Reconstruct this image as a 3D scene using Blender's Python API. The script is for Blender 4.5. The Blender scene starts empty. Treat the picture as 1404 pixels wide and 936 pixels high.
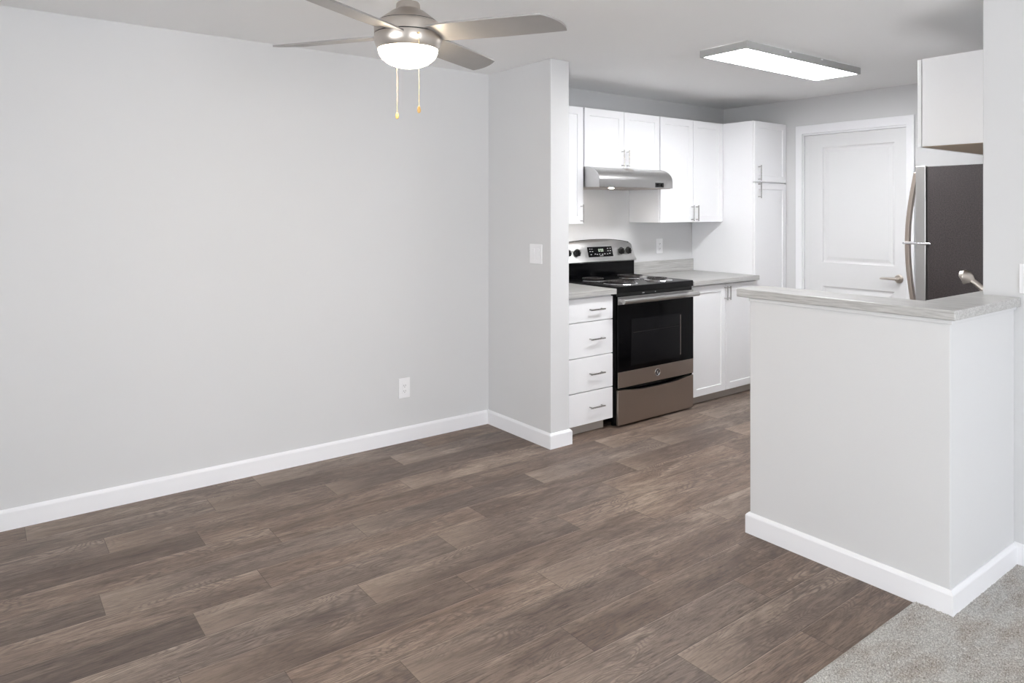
import bpy, bmesh, math, random
from mathutils import Vector, Matrix
C = bpy.context.scene
COL = C.collection
PI = math.pi
random.seed(7)

# ------------------------------------------------------------------ camera, world, light, exposure
cam_d = bpy.data.cameras.new('camera')
cam = bpy.data.objects.new('camera', cam_d); COL.objects.link(cam)
cam.location = (0, 0, 1.436)
cam.rotation_euler = (PI/2, 0, math.radians(52.84) - PI/2)
cam_d.sensor_fit = 'HORIZONTAL'; cam_d.sensor_width = 36.0
cam_d.lens = 972.4/1404*36.0
cam_d.shift_y = -(468-288.5)/1404
cam_d.clip_start = 0.05
C.camera = cam

C.view_settings.view_transform = 'Standard'
C.view_settings.look = 'None'
C.view_settings.gamma = 1.0
C.view_settings.use_curve_mapping = False
C.view_settings.exposure = 0.09

SKY = 5.3              # daylight outside the added windows
W_REAR = 45.0         # fill lamp outside an unseen patio door added behind the camera
W_WEST = 54.0          # fill lamp outside an unseen side window, also added
P_PANEL = 34.0         # kitchen ceiling panel
P_FAN = 60.0            # fan light bowl

w = bpy.data.worlds.new('world'); C.world = w; w.use_nodes = True
bg = w.node_tree.nodes['Background']
bg.inputs[0].default_value = (0.92, 0.955, 1.0, 1); bg.inputs[1].default_value = SKY

def area(name, loc, rot, sx, sy, power, col):
    d = bpy.data.lights.new(name, 'AREA'); d.shape = 'RECTANGLE'; d.size = sx; d.size_y = sy
    d.energy = power; d.color = col
    o = bpy.data.objects.new(name, d); COL.objects.link(o); o.location = loc; o.rotation_euler = rot
    return o
# fill lamps tilted up, just outside two unseen window openings added for light
area('fill_light_rear', (0.9, -3.25, 1.08), (PI/2+math.radians(18), 0, 0), 3.1, 2.1, W_REAR, (0.965, 0.985, 1.0))
area('fill_light_side', (-2.45, 0.9, 1.45), (PI/2+math.radians(15), 0, -PI/2), 2.3, 1.3, W_WEST, (0.965, 0.985, 1.0))

# ------------------------------------------------------------------ helpers
def tag(o, label=None, cat=None, group=None, kind=None):
    if label: o['label'] = label
    if cat: o['category'] = cat
    if group: o['group'] = group
    if kind: o['kind'] = kind
    return o

def thing(name, loc, label, cat, group=None):
    o = bpy.data.objects.new(name, None); COL.objects.link(o); o.location = loc
    o.empty_display_size = 0.1
    return tag(o, label, cat, group)

def root_loc(p):
    v = Vector((0, 0, 0))
    while p is not None:
        v += p.location; p = p.parent
    return v

def obj(name, bm, mat, parent=None, smooth=False, bevel=0.0, seg=2, autosmooth=None):
    """link a bmesh built in world coordinates as one object"""
    off = root_loc(parent)
    bmesh.ops.recalc_face_normals(bm, faces=bm.faces[:])
    if bevel > 0:
        es = [e for e in bm.edges if len(e.link_faces) == 2 and e.calc_face_angle(0) > math.radians(30)]
        bmesh.ops.bevel(bm, geom=es, offset=bevel, segments=seg, affect='EDGES', profile=0.5, clamp_overlap=True)
    if parent is None:
        xs = [v.co for v in bm.verts]
        off = Vector(((min(c.x for c in xs)+max(c.x for c in xs))/2, (min(c.y for c in xs)+max(c.y for c in xs))/2, min(c.z for c in xs)))
    bmesh.ops.translate(bm, verts=bm.verts[:], vec=-off)
    me = bpy.data.meshes.new(name); bm.to_mesh(me); bm.free()
    mats = mat if isinstance(mat, (list, tuple)) else [mat]
    for m in mats: me.materials.append(m)
    o = bpy.data.objects.new(name, me); COL.objects.link(o)
    if parent is None: o.location = off
    else: o.parent = parent
    if smooth or autosmooth:
        for p in me.polygons: p.use_smooth = True
        ang = math.radians(autosmooth or 35)
        bm2 = bmesh.new(); bm2.from_mesh(me)
        for e in bm2.edges:
            if len(e.link_faces) == 2 and e.calc_face_angle(0) > ang: e.smooth = False
        bm2.to_mesh(me); bm2.free()
    return o

def struct(name, bm, mat, **k):
    o = obj(name, bm, mat, **k); o['kind'] = 'structure'; return o

def box(bm, x0, x1, y0, y1, z0, z1, mi=0):
    vs = [bm.verts.new((x, y, z)) for x in (x0, x1) for y in (y0, y1) for z in (z0, z1)]
    fs = []
    for idx in ((0,1,3,2),(4,6,7,5),(0,4,5,1),(2,3,7,6),(0,2,6,4),(1,5,7,3)):
        f = bm.faces.new([vs[i] for i in idx]); f.material_index = mi; fs.append(f)
    return vs
def B(*a):
    bm = bmesh.new(); box(bm, *a); return bm

def prism(bm, pts, axis, a, b):
    """extrude a polygon of 2-D points along an axis from a to b; pts are the other two coords in xyz order"""
    def mk(p, t):
        if axis == 'x': return (t, p[0], p[1])
        if axis == 'y': return (p[0], t, p[1])
        return (p[0], p[1], t)
    A = [bm.verts.new(mk(p, a)) for p in pts]; D = [bm.verts.new(mk(p, b)) for p in pts]
    bm.faces.new(A); bm.faces.new(D[::-1])
    n = len(pts)
    for i in range(n): bm.faces.new([A[i], A[(i+1) % n], D[(i+1) % n], D[i]])
def PR(*a):
    bm = bmesh.new(); prism(bm, *a); return bm

def lathe(bm, prof, c, seg=48, axis='z', cap=True):
    """revolve (r, h) profile about an axis through c"""
    cx, cy, cz = c; rings = []
    def pt(r, h, t):
        a, b = r*math.cos(t), r*math.sin(t)
        if axis == 'z': return (cx+a, cy+b, cz+h)
        if axis == 'y': return (cx+a, cy+h, cz+b)
        return (cx+h, cy+a, cz+b)
    for r, h in prof:
        if r < 1e-6: rings.append([bm.verts.new(pt(0, h, 0))])
        else: rings.append([bm.verts.new(pt(r, h, 2*PI*i/seg)) for i in range(seg)])
    for A, D in zip(rings, rings[1:]):
        for i in range(seg):
            j = (i+1) % seg
            if len(A) == 1 and len(D) == 1: continue
            if len(A) == 1: bm.faces.new([A[0], D[j], D[i]])
            elif len(D) == 1: bm.faces.new([A[i], A[j], D[0]])
            else: bm.faces.new([A[i], A[j], D[j], D[i]])
    if cap:
        if len(rings[0]) > 1: bm.faces.new(rings[0][::-1])
        if len(rings[-1]) > 1: bm.faces.new(rings[-1])

def tube(bm, pts, r, seg=10, closed=False):
    pts = [Vector(p) for p in pts]; n = len(pts)
    rr = r if isinstance(r, (list, tuple)) else [r]*n
    rings = []; up = None
    for i, p in enumerate(pts):
        if closed: t = (pts[(i+1) % n]-pts[i-1]).normalized()
        elif i == 0: t = (pts[1]-pts[0]).normalized()
        elif i == n-1: t = (pts[-1]-pts[-2]).normalized()
        else: t = (pts[i+1]-pts[i-1]).normalized()
        if up is None:
            up = Vector((0, 0, 1)) if abs(t.z) < 0.9 else Vector((1, 0, 0))
        s = t.cross(up)
        if s.length < 1e-5: s = t.cross(Vector((0, 1, 0)))
        s.normalize(); u = s.cross(t).normalized(); up = u
        rings.append([bm.verts.new(p + rr[i]*(math.cos(2*PI*k/seg)*s + math.sin(2*PI*k/seg)*u)) for k in range(seg)])
    R = list(zip(rings, rings[1:]))
    if closed: R.append((rings[-1], rings[0]))
    for A, D in R:
        for k in range(seg):
            bm.faces.new([A[k], A[(k+1) % seg], D[(k+1) % seg], D[k]])
    if not closed:
        bm.faces.new(rings[0][::-1]); bm.faces.new(rings[-1])

# ------------------------------------------------------------------ materials
def srgb(r, g, b):
    f = lambda c: (c/255/12.92) if c/255 <= 0.04045 else ((c/255+0.055)/1.055)**2.4
    return (f(r), f(g), f(b), 1)

class NT:
    def __init__(s, name):
        s.m = bpy.data.materials.new(name); s.m.use_nodes = True
        s.t = s.m.node_tree; s.b = s.t.nodes['Principled BSDF']; s.out = s.t.nodes['Material Output']
    def n(s, typ, **k):
        nd = s.t.nodes.new(typ)
        for a, v in k.items():
            if a.startswith('i_'):
                nd.inputs[a[2:].replace('_', ' ')].default_value = v
            else: setattr(nd, a, v)
        return nd
    def l(s, a, b): s.t.links.new(a, b)
    def math(s, op, a, b=None, clamp=False):
        nd = s.t.nodes.new('ShaderNodeMath'); nd.operation = op; nd.use_clamp = clamp
        for i, v in enumerate((a, b)):
            if v is None: continue
            if isinstance(v, (int, float)): nd.inputs[i].default_value = v
            else: s.l(v, nd.inputs[i])
        return nd.outputs[0]
    def mix(s, fac, a, b, typ='MIX'):
        nd = s.t.nodes.new('ShaderNodeMix'); nd.data_type = 'RGBA'; nd.blend_type = typ
        for i, v in ((0, fac), (6, a), (7, b)):
            if isinstance(v, (int, float, tuple)): nd.inputs[i].default_value = v
            else: s.l(v, nd.inputs[i])
        return nd.outputs[2]
    def coords(s, scale=(1, 1, 1)):
        g = s.n('ShaderNodeNewGeometry'); mp = s.n('ShaderNodeMapping'); mp.inputs['Scale'].default_value = scale
        s.l(g.outputs['Position'], mp.inputs[0]); return mp.outputs[0]
    def noise(s, vec, scale, detail=2, rough=0.5, dist=0.0):
        nd = s.n('ShaderNodeTexNoise'); nd.inputs['Scale'].default_value = scale
        nd.inputs['Detail'].default_value = detail; nd.inputs['Roughness'].default_value = rough
        nd.inputs['Distortion'].default_value = dist
        s.l(vec, nd.inputs['Vector']); return nd.outputs['Fac']
    def ramp(s, fac, stops):
        nd = s.n('ShaderNodeValToRGB'); e = nd.color_ramp.elements
        while len(e) < len(stops): e.new(0.5)
        for el, (p, c) in zip(e, stops): el.position = p; el.color = c
        s.l(fac, nd.inputs[0]); return nd.outputs[0]
    def bump(s, h, strength, dist=0.001):
        nd = s.n('ShaderNodeBump'); nd.inputs['Strength'].default_value = strength; nd.inputs['Distance'].default_value = dist
        s.l(h, nd.inputs['Height']); s.l(nd.outputs[0], s.b.inputs['Normal'])

def paint(name, col, rough=0.6, peel=0.0, scale=260, spec=0.5):
    t = NT(name); t.b.inputs['Base Color'].default_value = col; t.b.inputs['Roughness'].default_value = rough
    t.b.inputs['Specular IOR Level'].default_value = spec
    c = t.coords()
    h = t.noise(c, scale if peel else 60, 3)
    t.bump(h, peel if peel else 0.03, 0.0012)
    return t.m

def metal(name, col, rough, brush=(1, 1, 400), amt=0.06, metallic=1.0):
    t = NT(name); t.b.inputs['Metallic'].default_value = metallic
    c = t.coords(brush); h = t.noise(c, 3.0, 3)
    k = t.math('MULTIPLY_ADD', h, 2*amt); k.node.inputs[2].default_value = rough-amt
    t.l(k, t.b.inputs['Roughness'])
    t.b.inputs['Base Color'].default_value = col
    t.bump(h, 0.05, 0.0005)
    return t.m

def plain(name, col, rough=0.4, metallic=0.0, spec=0.5, var=0.04):
    t = NT(name); t.b.inputs['Metallic'].default_value = metallic; t.b.inputs['Roughness'].default_value = rough
    t.b.inputs['Specular IOR Level'].default_value = spec
    n = t.noise(t.coords(), 14, 2)
    d = tuple(c*(1-var) for c in col[:3])+(1,)
    t.l(t.mix(n, col, d), t.b.inputs['Base Color'])
    return t.m

def emit(name, col, strength):
    t = NT(name); t.b.inputs['Base Color'].default_value = (0.9, 0.9, 0.9, 1)
    t.b.inputs['Emission Color'].default_value = col; t.b.inputs['Emission Strength'].default_value = strength
    n = t.noise(t.coords(), 9, 1)
    r = t.math('MULTIPLY_ADD', n, 0.04*strength); r.node.inputs[2].default_value = 0.98*strength
    t.l(r, t.b.inputs['Emission Strength'])
    return t.m

M = {}
M['wall'] = paint('wall_paint', srgb(214, 214, 215), 0.62, 0.10, 230)
M['half_wall'] = paint('half_wall_paint', srgb(214, 214, 215), 0.6, 0.28, 210)
M['ceiling'] = paint('ceiling_paint', srgb(243, 243, 243), 0.8, 0.10, 160)
M['trim'] = paint('white_trim_paint', srgb(240, 240, 243), 0.38)
M['cabinet'] = paint('white_cabinet_lacquer', srgb(243, 243, 245), 0.32)
M['door'] = paint('white_door_paint', srgb(224, 224, 225), 0.42)
M['cab_under'] = plain('cabinet_underside_board', srgb(168, 152, 135), 0.6)
M['toe'] = plain('toe_kick_board', srgb(176, 168, 160), 0.6)
M['steel'] = metal('brushed_stainless', srgb(192, 191, 190), 0.30, (2, 2, 300), 0.05)
M['steel_dark'] = metal('brushed_stainless_door', srgb(176, 165, 156), 0.34, (2, 2, 400), 0.05)
M['nickel'] = metal('brushed_nickel', srgb(205, 197, 189), 0.33, (30, 30, 300), 0.05)
M['chrome'] = metal('polished_chrome', srgb(225, 225, 228), 0.10, (20, 20, 20), 0.03)
M['pull'] = metal('satin_pull_metal', srgb(176, 174, 172), 0.28, (60, 60, 60), 0.04)
M['black'] = plain('black_enamel', srgb(12, 12, 14), 0.25, spec=0.3)
M['black_glass'] = plain('black_oven_glass', srgb(5, 5, 7), 0.12, spec=0.16)
M['window_glass_dark'] = plain('oven_window_glass', srgb(20, 20, 22), 0.14, spec=0.18)
M['black_rough'] = plain('black_plastic', srgb(24, 23, 23), 0.45)
M['gasket'] = plain('fridge_gasket_rubber', srgb(60, 55, 54), 0.6)
M['plate'] = plain('white_plate_plastic', srgb(240, 240, 242), 0.3, var=0.01)
M['slot'] = plain('outlet_slot_black', srgb(40, 38, 36), 0.6)
M['brass'] = metal('brass_beads', srgb(226, 196, 140), 0.25, (40, 40, 40), 0.03)
M['pendant'] = plain('pull_chain_wood_fob', srgb(214, 170, 100), 0.35)
M['digits'] = emit('display_digits', srgb(140, 190, 120), 0.55)
M['mark'] = plain('printed_light_mark', srgb(205, 205, 205), 0.5)
M['panel_glow'] = emit('led_panel_diffuser', (0.975, 0.985, 1.0, 1), P_PANEL)
M['bowl_glow'] = emit('fan_light_bowl', (1.0, 0.84, 0.62, 1), P_FAN)
M['lens'] = emit('hood_lamp_lens', (1.0, 0.93, 0.84, 1), 800.0)
M['coil'] = plain('burner_coil', srgb(58, 54, 54), 0.35, 0.6)
M['sink'] = metal('sink_steel', srgb(190, 190, 190), 0.3, (10, 10, 10))
M['panel_frame'] = plain('light_grey_frame', srgb(176, 176, 175), 0.45)

# fridge side: dark textured laminate
t = NT('fridge_side_vinyl'); c = t.coords()
n1 = t.noise(c, 150, 3, 0.75); n2 = t.noise(c, 6, 2)
col = t.ramp(n1, [(0.3, srgb(22, 19, 21)), (0.7, srgb(74, 65, 65))])
t.l(t.mix(0.12, col, t.ramp(n2, [(0.3, srgb(42, 37, 38)), (0.7, srgb(56, 50, 51))])), t.b.inputs['Base Color'])
t.b.inputs['Roughness'].default_value = 0.5; t.bump(n1, 0.5, 0.001)
M['fridge_side'] = t.m

# fan blades
t = NT('fan_blade_silver'); c = t.coords((1, 1, 1)); n1 = t.noise(c, 20, 2)
t.l(t.mix(n1, srgb(164, 161, 159), srgb(156, 153, 151)), t.b.inputs['Base Color'])
t.b.inputs['Roughness'].default_value = 0.4; t.b.inputs['Metallic'].default_value = 0.35
M['blade'] = t.m

# grey streaked laminate
def laminate(name, stretch):
    t = NT(name)
    n1 = t.noise(t.coords(stretch), 1.0, 4, 0.65); n2 = t.noise(t.coords(tuple(s*0.2 for s in stretch)), 1.0, 3)
    a = t.ramp(n1, [(0.34, srgb(138, 136, 134)), (0.50, srgb(182, 181, 179)), (0.66, srgb(208, 207, 206))])
    b = t.ramp(n2, [(0.3, srgb(170, 168, 165)), (0.7, srgb(192, 191, 189))])
    t.l(t.mix(0.45, a, b), t.b.inputs['Base Color'])
    t.b.inputs['Roughness'].default_value = 0.34; t.bump(n1, 0.04, 0.0005)
    return t.m
M['lam_x'] = laminate('grey_streaked_laminate', (5, 190, 190))
M['lam_bar'] = laminate('grey_streaked_bar_laminate', (120, 9, 190))

# vinyl plank floor; every plank face carries its own random numbers and local uv
t = NT('vinyl_plank_floor')
at = t.n('ShaderNodeAttribute', attribute_name='plank'); uv = t.n('ShaderNodeAttribute', attribute_name='plank_uv')
sep = t.n('ShaderNodeSeparateColor'); t.l(at.outputs['Color'], sep.inputs[0])
r1, r2, r3 = sep.outputs
g = t.n('ShaderNodeNewGeometry')
offv = t.n('ShaderNodeVectorMath', operation='SCALE'); t.l(at.outputs['Vector'], offv.inputs[0]); offv.inputs['Scale'].default_value = 37.0
ps = t.n('ShaderNodeVectorMath', operation='ADD'); t.l(g.outputs['Position'], ps.inputs[0]); t.l(offv.outputs[0], ps.inputs[1])
def mp(scale):
    m_ = t.n('ShaderNodeMapping'); m_.inputs['Scale'].default_value = scale; t.l(ps.outputs[0], m_.inputs[0]); return m_.outputs[0]
fine = t.noise(mp((11, 170, 11)), 1.0, 5, 0.85)
mid = t.noise(mp((4.5, 30, 4.5)), 1.0, 6, 0.72, 1.2)
broad = t.noise(mp((2.0, 9.0, 2.0)), 1.0, 4, 0.6, 0.9)
# cathedral figure: contour lines of a soft stretched field
fld = t.noise(mp((1.8, 9.0, 1.8)), 1.0, 2, 0.35, 0.5)
rings = t.math('SINE', t.math('MULTIPLY', fld, 210.0))
rings1 = t.math('MULTIPLY_ADD', rings, 0.5); rings1.node.inputs[2].default_value = 0.5
rings2 = t.math('POWER', rings1, 2.2)
msk = t.ramp(t.noise(mp((1.8, 5.5, 1.8)), 1.0, 1), [(0.42, (0.12, 0.12, 0.12, 1)), (0.56, (1, 1, 1, 1))])
knot = t.ramp(t.noise(mp((4, 14, 4)), 1.0, 2, 0.5, 0.5), [(0.62, (0, 0, 0, 1)), (0.74, (1, 1, 1, 1))])
su = t.n('ShaderNodeSeparateXYZ'); t.l(uv.outputs['Vector'], su.inputs[0])
lat = t.math('MULTIPLY', t.math('SUBTRACT', t.math('DIVIDE', su.outputs[1], 0.171), 0.5), t.math('MULTIPLY', t.math('SUBTRACT', r3, 0.35), 0.30))
base = t.ramp(t.math('ADD', broad, lat), [(0.30, srgb(106, 90, 81)), (0.45, srgb(137, 120, 109)), (0.56, srgb(154, 137, 125)), (0.70, srgb(190, 172, 156))])
warm = t.mix(r2, srgb(168, 143, 124), srgb(150, 143, 139))
c1 = t.mix(0.30, base, warm)
c2 = t.mix(t.ramp(mid, [(0.48, (0, 0, 0, 1)), (0.68, (0.7, 0.7, 0.7, 1))]), c1, srgb(104, 90, 84))
tone = t.ramp(r1, [(0.0, srgb(200, 197, 196)), (0.5, srgb(236, 235, 234)), (1.0, srgb(255, 254, 252))])
c3 = t.mix(1.0, c2, tone, 'MULTIPLY')
fr = t.ramp(fine, [(0.36, srgb(140, 135, 132)), (0.5, srgb(238, 237, 236)), (0.60, srgb(255, 255, 255))])
c4 = t.mix(0.85, c3, fr, 'MULTIPLY')
rg = t.math('MULTIPLY', t.math('MULTIPLY', rings2, msk), 0.62)
c5 = t.mix(rg, c4, srgb(92, 80, 75))
c6 = t.mix(t.math('MULTIPLY', knot, 0.5), c5, srgb(84, 70, 64))
# seams from the local uv (metres from the plank's own edges, x right of the joint, y above the seam)
seam = t.math('MINIMUM', su.outputs[0], su.outputs[1])
sm = t.math('LESS_THAN', seam, 0.0022)
# printed plank ends: some planks start with a paler, warmer patch; every long edge has a thin pale line
endp = t.math('MULTIPLY', t.math('POWER', t.math('SUBTRACT', 1.0, t.math('MULTIPLY', su.outputs[0], 2.6, True), True), 1.6), t.math('GREATER_THAN', r2, 0.35))
endn = t.math('MULTIPLY', endp, t.math('MULTIPLY', t.math('SUBTRACT', mid, 0.25, True), 1.0))
c6b = t.mix(endn, c6, srgb(186, 166, 148))
hi = t.math('GREATER_THAN', su.outputs[1], 0.1675)
c6c = t.mix(t.math('MULTIPLY', hi, 0.22), c6b, srgb(196, 180, 164))
c7 = t.mix(t.math('MULTIPLY', sm, 0.7), c6c, srgb(66, 55, 50))
t.l(c7, t.b.inputs['Base Color'])
rr = t.math('MULTIPLY_ADD', fine, 0.15); rr.node.inputs[2].default_value = 0.42
t.l(rr, t.b.inputs['Roughness']); t.b.inputs['Specular IOR Level'].default_value = 0.35
t.bump(fine, 0.12, 0.0008)
M['floor'] = t.m

# carpet
t = NT('grey_carpet_pile'); c = t.coords()
n1 = t.noise(c, 230, 3, 0.8); n2 = t.noise(t.coords((1, 2.2, 1)), 4.5, 3, 0.6)
a = t.ramp(n1, [(0.36, srgb(96, 91, 86)), (0.5, srgb(190, 186, 180)), (0.62, srgb(250, 248, 244))])
b = t.ramp(n2, [(0.36, srgb(160, 145, 132)), (0.58, srgb(206, 205, 202))])
t.l(t.mix(0.38, a, b), t.b.inputs['Base Color'])
t.b.inputs['Roughness'].default_value = 0.95; t.b.inputs['Specular IOR Level'].default_value = 0.1
t.bump(n1, 0.7, 0.004)
M['carpet'] = t.m

# window glass (thin pane)
t = NT('clear_window_glass'); tr = t.n('ShaderNodeBsdfTransparent'); gl = t.n('ShaderNodeBsdfGlossy'); gl.inputs['Roughness'].default_value = 0.02
ms = t.n('ShaderNodeMixShader'); lw = t.n('ShaderNodeLayerWeight'); lw.inputs[0].default_value = 0.2
t.l(lw.outputs['Fresnel'], ms.inputs[0]); t.l(tr.outputs[0], ms.inputs[1]); t.l(gl.outputs[0], ms.inputs[2]); t.l(ms.outputs[0], t.out.inputs[0])
M['glass'] = t.m

# ------------------------------------------------------------------ room shell
H = 2.355
XW, XD = -2.2, 5.43            # side wall with added window, kitchen door wall
YR, YL, YK = -3.0, 3.92, 3.975  # rear wall, long left wall, kitchen back wall
XE, YE = 3.37, 1.178           # end wall block (face x, corner y)
CARPET_Y = 1.182

# floor: one mesh, one face per printed plank
bm = bmesh.new(); pl = bm.loops.layers.float_color.new('plank'); lu = bm.loops.layers.float_vector.new('plank_uv')
ROW, LEN = 0.171, 1.01
offs = {-4: 0.6, -3: 0.18, -2: 0.92, -1: 0.45, 0: 0.79, 1: 1.06, 2: 0.37, 3: 0.90, 4: 0.62, 5: 0.16, 6: 1.51, 7: 0.77, 8: 1.08, 9: 1.61, 10: 0.33, 11: 0.8, 12: 0.23}
X0, X1, Y0, Y1 = XW-0.1, XD+0.15, YE-0.1, YK+0.1
for k in range(-5, 13):
    yt = 3.388-ROW*k; yb = yt-ROW
    o = offs.get(k, random.random())
    n = int(math.floor((X0-o)/LEN))
    while o+n*LEN < X1:
        xa, xb = o+n*LEN, o+(n+1)*LEN; n += 1
        a_, b_, c_, d_ = max(xa, X0), min(xb, X1), max(yb, CARPET_Y), min(yt, Y1)
        if b_ <= a_ or d_ <= c_: continue
        vs = [bm.verts.new(p+(0.0,)) for p in ((a_, c_), (b_, c_), (b_, d_), (a_, d_))]
        f = bm.faces.new(vs); rc = (random.random(), random.random(), random.random(), 1)
        for lp in f.loops:
            lp[pl] = rc; lp[lu] = (lp.vert.co.x-xa, lp.vert.co.y-yb, 0)
    # nothing else: the seams are in the material
gx = bmesh.new(); gx.free()
me = bpy.data.meshes.new('floor'); bm.normal_update()
for f in bm.faces:
    if f.normal.z < 0: f.normal_flip()
bm.to_mesh(me); bm.free(); me.materials.append(M['floor'])
fl = bpy.data.objects.new('floor', me); COL.objects.link(fl); fl['kind'] = 'structure'

# carpet: slab with tufted pile where the camera is near it
bm = bmesh.new(); box(bm, XW-0.1, XE+0.02, YR-0.1, CARPET_Y-0.002, -0.03, 0.004)
struct('floor_slab_under_carpet', bm, M['carpet'])
bm = bmesh.new(); nx, ny = 330, 190; gx0, gx1, gy0, gy1 = 1.75, 3.368, 0.30, CARPET_Y
grid = []
for j in range(ny+1):
    row = []
    for i in range(nx+1):
        x = gx0+(gx1-gx0)*i/nx; y = gy0+(gy1-gy0)*j/ny
        e = min(1, (ny-j)/2.0)
        row.append(bm.verts.new((x+random.uniform(-.002, .002)*e, y+random.uniform(-.002, .002)*e, 0.002+e*(0.003+random.uniform(0, 0.005)))))
    grid.append(row)
for j in range(ny):
    for i in range(nx):
        bm.faces.new([grid[j][i], grid[j][i+1], grid[j+1][i+1], grid[j+1][i]])
tag(obj('carpet_pile', bm, M['carpet'], smooth=True, autosmooth=180), 'grey beige cut pile carpet meeting the plank floor', 'carpet', kind='stuff')

struct('ceiling', B(XW-0.1, XD+0.15, YR-0.1, YK+0.1, H, H+0.1), M['ceiling'])
struct('wall_left', B(XW-0.1, 2.78, YL, YL+0.12, -0.05, H), M['wall'])
struct('wall_kitchen_back', B(2.78, XD+0.12, YK, YK+0.12, -0.05, H), M['wall'])
struct('wall_divider', B(2.77, 2.918, 3.268, YK+0.02, -0.02, H), M['wall'], bevel=0.004)
struct('wall_end', B(XE, XD+0.12, YR-0.1, YE, -0.02, H), M['wall'], bevel=0.004)
# door wall with the opening
DY0, DY1, DZ = 2.375, 3.215, 2.068
bm = bmesh.new()
box(bm, XD, XD+0.12, YE, DY0, -0.02, H); box(bm, XD, XD+0.12, DY1, YK+0.05, -0.02, H); box(bm, XD, XD+0.12, DY0, DY1, DZ, H)
struct('wall_right', bm, M['wall'])
# unseen rear and side walls; patio door and window openings added for light
bm = bmesh.new()
PX0, PX1, PZ = -0.6, 2.4, 2.1
box(bm, XW-0.1, PX0, YR-0.12, YR, -0.05, H); box(bm, PX1, XE+0.05, YR-0.12, YR, -0.05, H); box(bm, PX0, PX1, YR-0.12, YR, PZ, H)
struct('wall_rear', bm, M['wall'])
bm = bmesh.new(); SY0, SY1, SZ0, SZ1 = -0.2, 2.0, 0.85, 2.05
box(bm, XW-0.12, XW, YR-0.1, SY0, -0.05, H); box(bm, XW-0.12, XW, SY1, YL+0.1, -0.05, H)
box(bm, XW-0.12, XW, SY0, SY1, -0.05, SZ0); box(bm, XW-0.12, XW, SY0, SY1, SZ1, H)
struct('wall_side', bm, M['wall'])
def window(name, fr, pn):
    f = struct(name, fr, M['trim']); obj('pane', pn, M['glass'], f)
bm = bmesh.new()
for a in (PX0, (PX0+PX1)/2-0.025, PX1-0.05): box(bm, a, a+0.05, YR-0.09, YR-0.03, 0.0, PZ)
box(bm, PX0, PX1, YR-0.09, YR-0.03, PZ-0.05, PZ); box(bm, PX0, PX1, YR-0.09, YR-0.03, 0.0, 0.05)
window('added_patio_door', bm, B(PX0+.05, PX1-.05, YR-0.062, YR-0.058, 0.05, PZ-.05))  # unseen patio door, added to let the rear fill light in
bm = bmesh.new()
for a in (SY0, (SY0+SY1)/2-0.02, SY1-0.04): box(bm, XW-0.09, XW-0.03, a, a+0.04, SZ0, SZ1)
box(bm, XW-0.09, XW-0.03, SY0, SY1, SZ1-0.04, SZ1); box(bm, XW-0.09, XW-0.03, SY0, SY1, SZ0, SZ0+0.04)
window('added_side_window', bm, B(XW-0.062, XW-0.058, SY0+.04, SY1-.04, SZ0+.04, SZ1-.04))  # unseen window, added to let the side fill light in

# half wall under the breakfast bar: L shaped
HX, HY, HT = 2.757, 1.065, 1.048
HYL = 1.880
struct('wall_half', PR([(HX, HY), (XE, HY), (XE, YE+0.02), (HX+0.125, YE+0.02), (HX+0.125, HYL), (HX, HYL)], 'z', -0.02, HT), M['half_wall'], bevel=0.003)

# baseboards (one mesh per run, eased top edge)
BT, BH = 0.0145, 0.092
def basepath(name, pts):
    """pts: floor polyline of the wall face; board lies to the right-hand side of travel"""
    bm = bmesh.new(); n = len(pts)
    def offset(i, d):
        P = Vector(pts[i])
        def nrm(a, b):
            t_ = (Vector(b)-Vector(a)).normalized(); return Vector((t_.y, -t_.x))
        if i == 0: nn = nrm(pts[0], pts[1])
        elif i == n-1: nn = nrm(pts[-2], pts[-1])
        else:
            n1_, n2_ = nrm(pts[i-1], pts[i]), nrm(pts[i], pts[i+1]); nn = (n1_+n2_)/(1+n1_.dot(n2_))
        return P+nn*d
    prof = [(0, 0), (BT, 0), (BT, BH-0.014), (BT-0.002, BH-0.009), (0.006, BH-0.002), (0.004, BH), (0, BH)]
    rings_ = []
    for i in range(n):
        rings_.append([bm.verts.new((*offset(i, d), z)) for d, z in prof])
    for A, D in zip(rings_, rings_[1:]):
        for k in range(len(prof)):
            k2 = (k+1) % len(prof); bm.faces.new([A[k], A[k2], D[k2], D[k]])
    bm.faces.new(rings_[0]); bm.faces.new(rings_[-1][::-1])
    return struct(name, bm, M['trim'])
basepath('baseboard_left', [(XW, YL), (2.77-BT, YL)])
basepath('baseboard_divider', [(2.77, YL), (2.77, 3.268), (2.918, 3.268), (2.918, 3.31)])
basepath('baseboard_half_wall', [(HX+0.125, HYL-0.3), (HX+0.125, HYL), (HX, HYL), (HX, HY), (XE-BT, HY)][1:] if False else [(HX+0.11, HYL), (HX, HYL), (HX, HY), (XE-BT, HY)])
basepath('baseboard_end', [(XE, HY-0.001), (XE, YR)])
basepath('baseboard_rear', [(XE, YR), (PX1, YR)])
basepath('baseboard_side', [(XW, YR), (XW, YL)])
# slim painted strip under the bar top
bm = bmesh.new()
prism(bm, [(HX-0.009, HY-0.009), (XE-0.002, HY-0.009), (XE-0.002, HY+0.01), (HX+0.01, HY+0.01), (HX+0.01, HYL), (HX-0.009, HYL)], 'z', 1.033, HT)
struct('trim_1', bm, M['half_wall'], bevel=0.002)

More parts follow.
